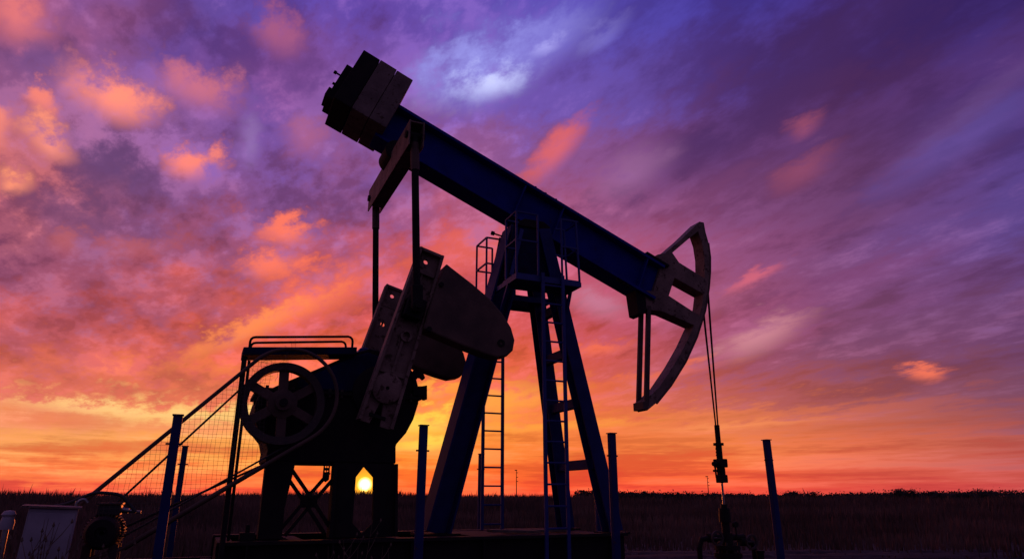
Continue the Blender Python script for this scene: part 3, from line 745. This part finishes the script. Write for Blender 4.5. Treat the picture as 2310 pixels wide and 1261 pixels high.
part('load_cell', MB().cyl((bu - 0.13, 0, 1.85), (bu - 0.05, 0, 1.85), 0.032, 12).cyl((bu - 0.10, 0, 1.86), (bu - 0.09, 0, 1.66), 0.014, 8).cyl((bu - 0.13, 0, 1.755), (bu - 0.03, 0, 1.755), 0.018, 8), DARK, br)
part('rod_clamp', MB().box(bu - 0.035, bu + 0.045, -0.05, 0.05, 1.68, 1.80).box(bu - 0.05, bu + 0.06, -0.07, 0.07, 1.59, 1.70), DARK, br, 0.01)
part('polished_rod', MB().cyl((bu, 0, 1.60), (bu, 0, 1.20), 0.016, 12), BRIGHT, br, 0, True)
# ------------------------------------------------------------------ wellhead
wh = thing('wellhead', 'dark wellhead with stuffing box, valves and handwheels under the polished rod', 'wellhead', bu, 0)
part('stuffing_box', MB().cyl((bu, 0, 1.30), (bu, 0, 1.25), 0.045, 16).cyl((bu, 0, 1.25), (bu, 0, 1.06), 0.075, 16, 0.085).cyl((bu, 0, 1.06), (bu, 0, 0.90), 0.055, 16), DARK, wh, 0.004)
part('tee', MB().cyl((bu, 0, 0.92), (bu, 0, 0.60), 0.08, 16).cyl((bu - 0.26, 0, 0.86), (bu + 0.30, 0, 0.86), 0.04, 12), DARK, wh)
part('flange', MB().cyl((bu, 0, 0.76), (bu, 0, 0.70), 0.17, 24), DARK, wh)
part('flange', MB().cyl((bu, 0, 0.66), (bu, 0, 0.60), 0.19, 24), DARK, wh)
part('casing_head', MB().cyl((bu, 0, 0.60), (bu, 0, -0.05), 0.15, 24), DARK, wh)
for k in range(8):
    a = 2 * math.pi * k / 8
    part('flange_stud', MB().cyl((bu + 0.15 * math.cos(a), 0.15 * math.sin(a), 0.80), (bu + 0.15 * math.cos(a), 0.15 * math.sin(a), 0.56), 0.015, 6), RUSTY, wh)
for (du, z, ax) in ((-0.34, 0.86, (-1, 0, 0)), (0.40, 0.80, (1, 0, 0))):
    part('valve', MB().cyl((bu + du * 0.55, 0, z), (bu + du * 0.95, 0, z), 0.06, 14), DARK, wh, 0.006)
    part('handwheel', MB().lathe((bu + du * 0.8, -0.13, z), (0, 1, 0), [(0.075, -0.012), (0.10, -0.012), (0.10, 0.012), (0.075, 0.012)], 24).bar((bu + du * 0.8 - 0.08, -0.13, z), (bu + du * 0.8 + 0.08, -0.13, z), 0.014, 0.014).cyl((bu + du * 0.8, -0.13, z), (bu + du * 0.8, 0, z), 0.014, 8), RUSTY, wh)
part('flow_line', MB().tube([(bu - 0.3, 0, 0.86), (bu - 0.42, 0.02, 0.84), (bu - 0.46, 0.03, 0.74), (bu - 0.46, 0.05, -0.05)], 0.036, 10), DARK, wh)
part('flow_line', MB().tube([(bu + 0.36, 0, 0.80), (bu + 0.44, 0, 0.78), (bu + 0.47, 0, 0.70), (bu + 0.47, 0, 0.30), (bu + 0.55, 0.05, 0.22), (bu + 2.5, 0.3, 0.2), (bu + 2.6, 0.3, -0.05)], 0.036, 10), DARK, wh)
part('gauge', MB().cyl((bu + 0.13, -0.05, 0.86), (bu + 0.13, -0.05, 1.0), 0.01, 8).lathe((bu + 0.13, -0.05, 1.03), (0, 1, 0), [(0.004, -0.02), (0.04, -0.02), (0.04, 0.02), (0.004, 0.02)], 20), DARK, wh)
su, sz = UZ(1715, 1246, -0.2)
solo('stub_pipe', MB().cyl((su, -0.2, -0.05), (su, -0.2, sz), 0.05, 14).cyl((su, -0.2, sz), (su, -0.2, sz + 0.03), 0.06, 14), DARK, su, -0.2, 0, 'short capped stub pipe standing between the wellhead and the blue post', 'pipe')
# ------------------------------------------------------------------ blue steel posts round the pump
def post_mb():
    m = MB().bar((0, 0, -0.1), (0, 0, 2.03), 0.062, 0.075)
    return m
POSTS = [(-0.20, -1.92, 'blue steel post in front of the motor end of the belt guard', 2.035), (1.84, -1.92, 'blue steel post in front of the gearbox pedestal', 2.035),
         (3.86, -1.92, 'blue steel post in front of the front legs', 2.04), (5.98, -1.92, 'blue steel post leaning in the open beyond the wellhead', 2.03),
         (-0.20, 1.95, 'blue steel post behind the wire mesh guard', 2.04), (1.86, 1.95, 'blue steel post behind the gearbox', 2.04),
         (3.92, 1.95, 'blue steel post behind the far ladder', 2.04), (5.98, 1.95, 'blue steel post behind the wellhead', 2.03)]
p0 = None
for (u, v, lab, zt) in POSTS:
    if p0 is None:
        p0 = thing('steel_post', lab, 'post', u, v, 0, 'blue posts round the pumpjack')
        sh = part('post_shaft', MB().bar((u, v, -0.1), (u, v, 2.02), 0.062, 0.07), POST, p0, 0.006)
        part('cap_plate', MB().box(u - 0.042, u + 0.042, v - 0.042, v + 0.042, 2.021, 2.030), POST, p0)
        part('cross_bolt', MB().cyl((u - 0.062, v, 1.80), (u + 0.062, v, 1.80), 0.008, 6), RUSTY, p0)
    else:
        c = copy_tree(p0); c.location = W(u, v, 0); c['label'] = lab
        c.rotation_euler = (R(random.Random(int(u * 10) + 7).uniform(-0.6, 0.6)), R(-0.5 if u > 5 else 0.3), AXIS)

# ------------------------------------------------------------------ electric motor
mo = thing('electric_motor', 'finned dark electric motor with junction box under the end of the belt guard', 'motor', -0.66, -0.85, 0.86)
mc = Vector((-0.68, -1.02, 1.11))
part('motor_body', MB().lathe(mc, (0, 1, 0), [(0.02, -0.05), (0.10, -0.05), (0.128, -0.01), (0.128, 0.36), (0.10, 0.40), (0.02, 0.40)], 40), RUBBER, mo, 0, True)
for k in range(36):
    a = 2 * math.pi * k / 36; d = Vector((math.cos(a), 0, math.sin(a)))
    if -2.1 < math.atan2(d.z, d.x) < -1.0: continue
    part('cooling_fin', MB().bar(mc + d * 0.142 + Vector((0, 0.02, 0)), mc + d * 0.142 + Vector((0, 0.32, 0)), 0.03, 0.009, tuple(d)), RUSTY, mo)
part('fan_cowl', MB().lathe(mc, (0, -1, 0), [(0.05, 0.02), (0.135, 0.02), (0.135, 0.05), (0.11, 0.12), (0.05, 0.13)], 36), DARK, mo, 0, True)
part('junction_box', MB().box(-0.755, -0.575, -0.98, -0.78, 1.245, 1.335), RUBBER, mo, 0.008)
part('box_lid', MB().box(-0.765, -0.565, -0.99, -0.77, 1.337, 1.350), RUBBER, mo)
part('cable_gland', MB().cyl((-0.575, -0.88, 1.29), (-0.52, -0.88, 1.28), 0.024, 10).cyl((-0.52, -0.88, 1.28), (-0.42, -0.88, 1.27), 0.014, 8), BRIGHT, mo)
for (u, v) in ((-0.78, -0.98), (-0.58, -0.98), (-0.78, -0.74), (-0.58, -0.74)):
    part('motor_foot', MB().box(u - 0.035, u + 0.035, v - 0.04, v + 0.04, 0.853, 1.01), RUSTY, mo, 0.006)
part('motor_pulley', MB().lathe((MC[0], WV, MC[1]), (0, 1, 0), [(0.02, -0.06), (0.13, -0.06), (0.115, 0.0), (0.13, 0.06), (0.02, 0.06)], 32), DARK, mo, 0, True)
part('motor_shaft', MB().cyl((MC[0], -0.95, MC[1]), (MC[0], WV + 0.08, MC[1]), 0.025, 12), BRIGHT, mo)
# thick power cable
def px3(L, v): return [(UZ(x, y, v)[0], v, UZ(x, y, v)[1]) for x, y in L]
def smooth(P, n=5):
    P = [Vector(p) for p in P]; out = []
    for i in range(len(P) - 1):
        p0_, p1, p2, p3 = P[max(i - 1, 0)], P[i], P[i + 1], P[min(i + 2, len(P) - 1)]
        for k in range(n):
            t = k / n
            out.append(0.5 * (2 * p1 + (p2 - p0_) * t + (2 * p0_ - 5 * p1 + 4 * p2 - p3) * t * t + (3 * p1 - p0_ - 3 * p2 + p3) * t ** 3))
    return out + [P[-1]]
cab = px3([(60, 1168), (105, 1146), (150, 1136), (185, 1122), (212, 1112), (245, 1112), (272, 1117), (290, 1135), (306, 1154)], -1.12)
pc = solo('power_cable', MB().tube(smooth(cab), 0.014, 8), RUBBER, cab[0][0], -1.12, cab[0][2], 'thick black cable looping from the white cabinet over the motor', 'cable')
part('cable_end', MB().tube(smooth(px3([(306, 1154), (290, 1153), (272, 1151)], -1.12)), 0.010, 8), RUBBER, pc)

# ------------------------------------------------------------------ control cabinet
cu0, cu1, cv0, cv1, cz = -1.235, -0.905, -1.45, -1.22, 1.315
cbn = thing('control_cabinet', 'chalky white electrical cabinet half hidden by dry weeds, cable on its top', 'cabinet', -1.07, -1.33)
part('cabinet_shell', MB().box(cu0, cu1, cv0, cv1, 0.25, cz), WHITE, cbn, 0.006)
part('door', MB().box(cu0 + 0.012, cu1 - 0.012, cv0 - 0.012, cv0 - 0.002, 0.28, cz - 0.03), WHITE, cbn, 0.003)
part('door_handle', MB().box(cu1 - 0.05, cu1 - 0.035, cv0 - 0.035, cv0 - 0.013, 0.80, 0.92), DARK, cbn)
part('roof_sheet', MB().prism([(cu0 - 0.05, cz + 0.004), (cu1 + 0.02, cz + 0.004), (cu1 + 0.02, cz + 0.018), (cu0 - 0.05, cz + 0.018)], cv0 - 0.03, cv1 + 0.02), GREY, cbn)
for u in (cu0 + 0.02, cu1 - 0.04):
    for v in (cv0 + 0.02, cv1 - 0.04): part('cabinet_leg', MB().box(u, u + 0.02, v, v + 0.02, -0.05, 0.25), DARK, cbn)
part('conduit', MB().tube(smooth([(cu1 - 0.03, cv1 + 0.035, 0.2), (cu1 - 0.03, cv1 + 0.035, 1.25), (cu1 - 0.02, cv1 + 0.035, 1.36), (cu1 + 0.02, cv1 + 0.035, 1.385), (cu1 + 0.05, cv1 + 0.035, 1.36)], 4), 0.012, 8), BRIGHT, cbn)
cbn.rotation_euler = (R(1.5), R(2.5), AXIS + R(6))
insu = thing('insulator_post', 'pale blue grey insulator on a short pipe beside the white cabinet', 'insulator', -1.30, -1.40)
part('pipe', MB().cyl((-1.30, -1.40, -0.05), (-1.30, -1.40, 1.16), 0.022, 12), BRIGHT, insu)
part('bell', MB().lathe((-1.30, -1.40, 1.16), (0, 0, 1), [(0.004, 0.0), (0.045, 0.0), (0.05, 0.05), (0.04, 0.09), (0.05, 0.11), (0.035, 0.135), (0.004, 0.14)], 24), WHITE, insu, 0, True)
hose = [(-1.62, -1.45, 0.0), (-1.58, -1.45, 0.85), (-1.53, -1.45, 1.03), (-1.45, -1.45, 1.09), (-1.36, -1.45, 1.09), (-1.33, -1.45, 1.00), (-1.33, -1.45, 0.0)]
solo('bent_pipe', MB().tube(smooth(hose), 0.014, 8), BRIGHT, -1.62, -1.45, 0, 'thin bare bent pipe arching beside the white cabinet', 'pipe')

# loose planks on the skid
for k, (u0, v, ln, rz, lab) in enumerate(((3.05, -0.60, 0.62, 4, 'weathered loose board lying across the skid by the near ladder'), (3.35, -0.25, 0.85, -3, 'longer weathered board lying flat on the skid deck behind the near ladder'))):
    o = solo('plank', MB().box(u0, u0 + ln, v - 0.07, v + 0.07, 1.0, 1.03), WOOD, u0, v, 1.0, lab, 'plank', 'loose boards on the skid', 0.004)
    o.rotation_euler = (0, R(2.2 if k == 0 else 0), AXIS + R(rz)); o.location.z += (0.0 if k else 0.03)

# ------------------------------------------------------------------ dry weeds by the pump
STALK = pm('dry_stalk', (0.13, 0.085, 0.05), (0.07, 0.045, 0.03), 12, 0.8, 0, 0)
def weed(u, v, h, n, seed, label, spread=0.25):
    rd = random.Random(seed); t = thing('dry_weed', label, 'weed', u, v, 0, 'dry weeds round the pump')
    for k in range(n):
        m = MB(); a = rd.uniform(0, 6.28); s = rd.uniform(0.1, 1) * spread; hh_ = h * rd.uniform(0.7, 1)
        P = [(u + math.cos(a) * s * f ** 1.4 + 0.02 * math.sin(f * 7 + k), v + math.sin(a) * s * f ** 1.4, hh_ * f - 0.02) for f in [i / 8 for i in range(9)]]
        m.tube(P, [0.007 * (1 - 0.75 * i / 8) for i in range(9)], 5)
        for j in range(5):
            i = rd.randint(3, 7); b = rd.uniform(0, 6.28); l = rd.uniform(0.06, 0.2); q = Vector(P[i])
            e = q + Vector((math.cos(b) * l * 0.7, math.sin(b) * l * 0.7, l)); m.tube([q, (q + e) / 2 + Vector((0, 0, -0.01)), e], [0.0035, 0.003, 0.0015], 4)
            m.tube([e - Vector((0, 0, 0.012)), e, e + Vector((0, 0, 0.025))], [0.003, 0.011, 0.002], 5)
        part('stalk', m, STALK, t)
weed(1.40, -1.25, 1.22, 4, 3, 'thin branching dry weed in front of the gearbox X brace', 0.22)
weed(1.72, -1.3, 1.05, 3, 5, 'low dry weed in front of the pedestal window', 0.12)
weed(1.15, -1.3, 1.02, 3, 6, 'sparse dry weed stems left of the pedestal plate', 0.15)
weed(-0.92, -1.75, 1.30, 10, 8, 'tall dry weed standing before the white cabinet door', 0.28)
weed(-1.05, -1.7, 1.26, 9, 9, 'bushy dry weed before the middle of the white cabinet', 0.25)
weed(-1.2, -1.75, 1.22, 9, 10, 'dry weed before the pale insulator', 0.25)
weed(-1.45, -1.9, 1.1, 5, 11, 'dry weed before the bent bare pipe', 0.25)
weed(-0.60, -1.7, 1.05, 4, 12, 'low dry weed in front of the motor', 0.25)

# ------------------------------------------------------------------ tall dry grass to the horizon
def grass():
    g = np.random.default_rng(4); n = 190000
    az_ = np.radians(g.uniform(-62, 62, n)); r = 13 * (150 / 13) ** (g.random(n) ** 0.80)
    x, y = r * np.sin(az_), r * np.cos(az_)
    # bare ground near the pump and on the track
    U = x * A.x + y * A.y; V = x * T.x + y * T.y - D0 * S
    keep = ~((U > -3) & (U < 14) & (np.abs(V) < 3.2)) & (np.abs(y - (20.3 + 0.05 * x + 0.5 * np.sin(x * 0.16))) > np.where(x < 1.5, -1, 1.5 * (0.45 + 0.55 * np.sin(x * 0.8 + 2 * np.sin(x * .31))) * (g.random(n) < 0.8)))
    keep &= g.random(n) < np.clip(0.25 + (r - 13) / 40, 0.25, 1)
    x, y, r = x[keep], y[keep], r[keep]; n = len(x)
    pat = 0.5 + 0.5 * np.sin(x * 0.21 + 1.3 * np.sin(y * 0.13)) * np.cos(y * 0.17 + 0.8 * np.sin(x * 0.09))
    fine = 0.5 + 0.5 * np.sin(x * 1.1 + 2 * np.sin(y * 0.6)) * np.sin(y * 0.9)
    far = np.clip((r - 18) / 40, 0, 1); left = np.clip(-x / (0.2 * r + 1e-6), -1, 1) * 0.5 + 0.5
    h = (0.22 + 0.42 * far) + (0.2 + 0.35 * far) * pat + 0.15 * fine + g.uniform(-.1, .2, n) * (0.4 + far) + 0.50 * far + 0.34 * far * left
    h *= np.where((r < 24) & (x > 0), 0.45, 1.0); h *= 1 - 0.45 * np.clip((46 - r) / 20, 0, 1) * np.clip(x / (0.15 * r), 0, 1)
    tall = g.random(n) < 0.02; h = np.where(tall, h * g.uniform(1.05, 1.28, n), h)
    w = g.uniform(0.008, 0.022, n) * (1 + r / 45); a = g.uniform(0, np.pi, n); ln = g.uniform(0, 0.28, n) * h; b = g.uniform(0, 2 * np.pi, n)
    P = np.zeros((n, 4, 3), np.float32)
    P[:, 0] = np.stack([x - w * np.cos(a), y - w * np.sin(a), np.full(n, -0.12)], 1)
    P[:, 1] = np.stack([x + w * np.cos(a), y + w * np.sin(a), np.full(n, -0.12)], 1)
    mx, my = x + ln * 0.35 * np.cos(b), y + ln * 0.35 * np.sin(b)
    P[:, 2] = np.stack([mx + w * 0.8 * np.cos(a), my + w * 0.8 * np.sin(a), h * 0.62], 1)
    P[:, 3] = np.stack([x + ln * np.cos(b), y + ln * np.sin(b), h], 1)
    me = bpy.data.meshes.new('tall_grass'); me.vertices.add(4 * n); me.vertices.foreach_set('co', P.ravel())
    tri = (np.array([0, 1, 2, 0, 2, 3])[None] + 4 * np.arange(n)[:, None]).ravel().astype(np.int32)
    me.loops.add(6 * n); me.loops.foreach_set('vertex_index', tri)
    me.polygons.add(2 * n); me.polygons.foreach_set('loop_start', np.arange(0, 6 * n, 3, dtype=np.int32)); me.polygons.foreach_set('loop_total', np.full(2 * n, 3, np.int32))
    me.update(); me.validate()
    o = bpy.data.objects.new('tall_grass', me); col.objects.link(o)
    me.materials.append(pm('dry_grass', (0.16, 0.088, 0.066), (0.055, 0.032, 0.027), 0.22, 0.8, 0, 0, None, 0.6, 0.1))
    tag(o, 'tall dark dry grass and reeds spreading to the horizon', 'grass', kind='stuff')
grass()

# ------------------------------------------------------------------ shrubs on the horizon
LEAF = pm('dark_leaf', (0.050, 0.042, 0.030), (0.035, 0.032, 0.024), 1.5, 0.8, 0, 0, None, 0.6, 0.1)
BARK = pm('bark', (0.05, 0.038, 0.03), (0.03, 0.024, 0.02), 5, 0.9, 0, 0)
def shrub(px, dist, width, height, seed, label):
    rd = random.Random(seed); x = dist * (px - CPX) / math.hypot(FPX, HORIZON - CPY)
    t = bpy.data.objects.new('shrub', None); col.objects.link(t); t.location = (x, dist, 0)
    tag(t, label, 'shrub', 'shrubs along the horizon')
    vs = []; fs = []; st = MB()
    for k in range(max(4, int(width * 1.6))):
        bx, by = rd.uniform(-.42, .42) * width, rd.uniform(-.7, .7); hk = height * (1 - 1.6 * (bx / width) ** 2) * rd.uniform(0.72, 1.0)
        tx, ty = bx + rd.uniform(-.5, .5), by + rd.uniform(-.4, .4)
        st.tube([(bx / S, by / S, -0.1), ((bx + tx) / 2 / S, by / S, hk * 0.55 / S), (tx / S, ty / S, hk * 0.98 / S)], [0.05, 0.03, 0.008], 5)
        for j in range(5):
            f = rd.uniform(0.4, 0.95); q = Vector((bx + (tx - bx) * f, by + (ty - by) * f, hk * f)); a = rd.uniform(0, 6.28); l = rd.uniform(.3, .8)
            e = q + Vector((math.cos(a) * l, math.sin(a) * l * .6, l * rd.uniform(.2, .75)))
            st.tube([q / S, e / S], [0.014, 0.004], 4)
        for j in range(420):
            rr = rd.gauss(0, 0.36); ra = rd.uniform(0, 6.28)
            c = Vector((tx + rr * math.cos(ra) * 1.3, ty + rd.gauss(0, .35), max(0.1, hk * (0.95 - abs(rd.gauss(0, .33))) + rr * 0.2)))
            s_ = rd.uniform(0.05, 0.11); d1 = Vector((rd.uniform(-1, 1), rd.uniform(-1, 1), rd.uniform(-1, 1))).normalized(); d2 = d1.orthogonal().normalized()
            i = len(vs); vs += [c - d1 * s_ * 1.4, c + d2 * s_ * .6, c + d1 * s_ * 1.4, c - d2 * s_ * .6]; fs.append((i, i + 1, i + 2, i + 3))
    me = bpy.data.meshes.new('crown'); me.from_pydata([tuple(v) for v in vs], [], fs); me.materials.append(LEAF)
    c = bpy.data.objects.new('crown', me); col.objects.link(c); c.parent = t
    m2 = mesh_of(st, 'stems'); m2.materials.append(BARK); s2 = bpy.data.objects.new('stem', m2); col.objects.link(s2); s2.parent = t
SHR = [(1420, 72, 6.0, 2.31, 'low rounded shrub on the horizon right of the front leg post'), (1478, 76, 9.0, 2.56, 'broad rounded shrub on the horizon left of the bridle'), (1608, 70, 3.9, 2.41, 'small thin shrub at the foot of the right hand mast'),
       (1690, 66, 3.3, 2.21, 'small spiky shrub between the wellhead and the open blue post'), (1812, 74, 9.0, 2.41, 'broad low shrub just right of the open blue post'), (1885, 62, 3.0, 2.16, 'scraggy small shrub between two broad low shrubs'),
       (2040, 78, 12.8, 2.66, 'widest dark shrub standing in the open field'), (2120, 74, 6.0, 2.21, 'low shrub joined to the widest dark shrub'), (2215, 76, 9.0, 2.56, 'rounded dark shrub beyond the widest shrub'), (2290, 70, 4.5, 2.11, 'thin twiggy shrub past the rounded dark shrub'), (1345, 80, 4.5, 2.11, 'low shrub seen between the front legs')]
for k, (px, d, w_, h_, lab) in enumerate(SHR): shrub(px, d, w_, h_, 40 + k, lab)

def scrub():
    """continuous low scrub beyond the field on the right, too far to tell its bushes apart"""
    g = np.random.default_rng(9); n = 52000
    az_ = np.radians(g.uniform(5, 62, n)); d = g.uniform(84, 104, n); x, y = d * np.tan(az_), d
    top = 1.95 + 0.26 * np.sin(x * 0.11 + 1.0) + 0.16 * np.sin(x * 0.37 + 2 * np.sin(y * 0.2)) + 0.10 * np.sin(x * 1.3 + y) + 0.10 * np.sin(x * 0.047)
    z = top * (1 - np.abs(g.normal(0, 0.33, n))); z = np.where(g.random(n) < 0.01, top * g.uniform(1.0, 1.2, n), z); z = np.clip(z, 0.02, None)
    s_ = g.uniform(0.06, 0.16, n); a = g.uniform(0, 6.28, n); e = g.uniform(-1, 1, n)
    D1 = np.stack([np.cos(a) * s_, np.sin(a) * s_, e * s_], 1); D2 = np.stack([-np.sin(a) * s_ * .5, np.cos(a) * s_ * .5, s_ * .6], 1); C = np.stack([x, y, z], 1)
    P = np.stack([C - D1, C - D2, C + D1, C + D2], 1).reshape(-1, 3)
    me = bpy.data.meshes.new('scrub'); me.from_pydata(P.tolist(), [], np.arange(4 * n).reshape(-1, 4).tolist()); me.materials.append(LEAF)
    o = bpy.data.objects.new('scrub', me); col.objects.link(o)
    tag(o, 'continuous dark low scrub along the far edge of the field', 'scrub', kind='stuff')
scrub()

# ------------------------------------------------------------------ far masts
def mast(px, top, dist, label):
    k = math.hypot(FPX, HORIZON - CPY); x = dist * (px - CPX) / k; h = EYE + (HORIZON - top) / k * dist * 0.985
    t = bpy.data.objects.new('mast', None); col.objects.link(t); t.location = (x, dist, 0); tag(t, label, 'mast', 'thin masts on the horizon')
    def pt(name, m):
        me = mesh_of(m, name); me.materials.append(DARK); o = bpy.data.objects.new(name, me); col.objects.link(o); o.parent = t
    H_ = h / S
    pt('pole', MB().cyl((0, 0, -0.2), (0, 0, H_), 0.10, 10, 0.05))
    for f in (0.93, 0.80, 0.68): pt('antenna_arm', MB().bar((-0.05, 0, H_ * f), (0.30, 0, H_ * f + 0.05), 0.06, 0.10))
    pt('lamp_head', MB().box(-0.30, 0.14, -0.1, 0.1, H_ - 0.02, H_ + 0.12))
mast(1165, 1062, 150, 'thin dark mast on the horizon seen beside the far ladder')
mast(1599, 1076, 160, 'thin dark mast on the horizon beside the bridle')
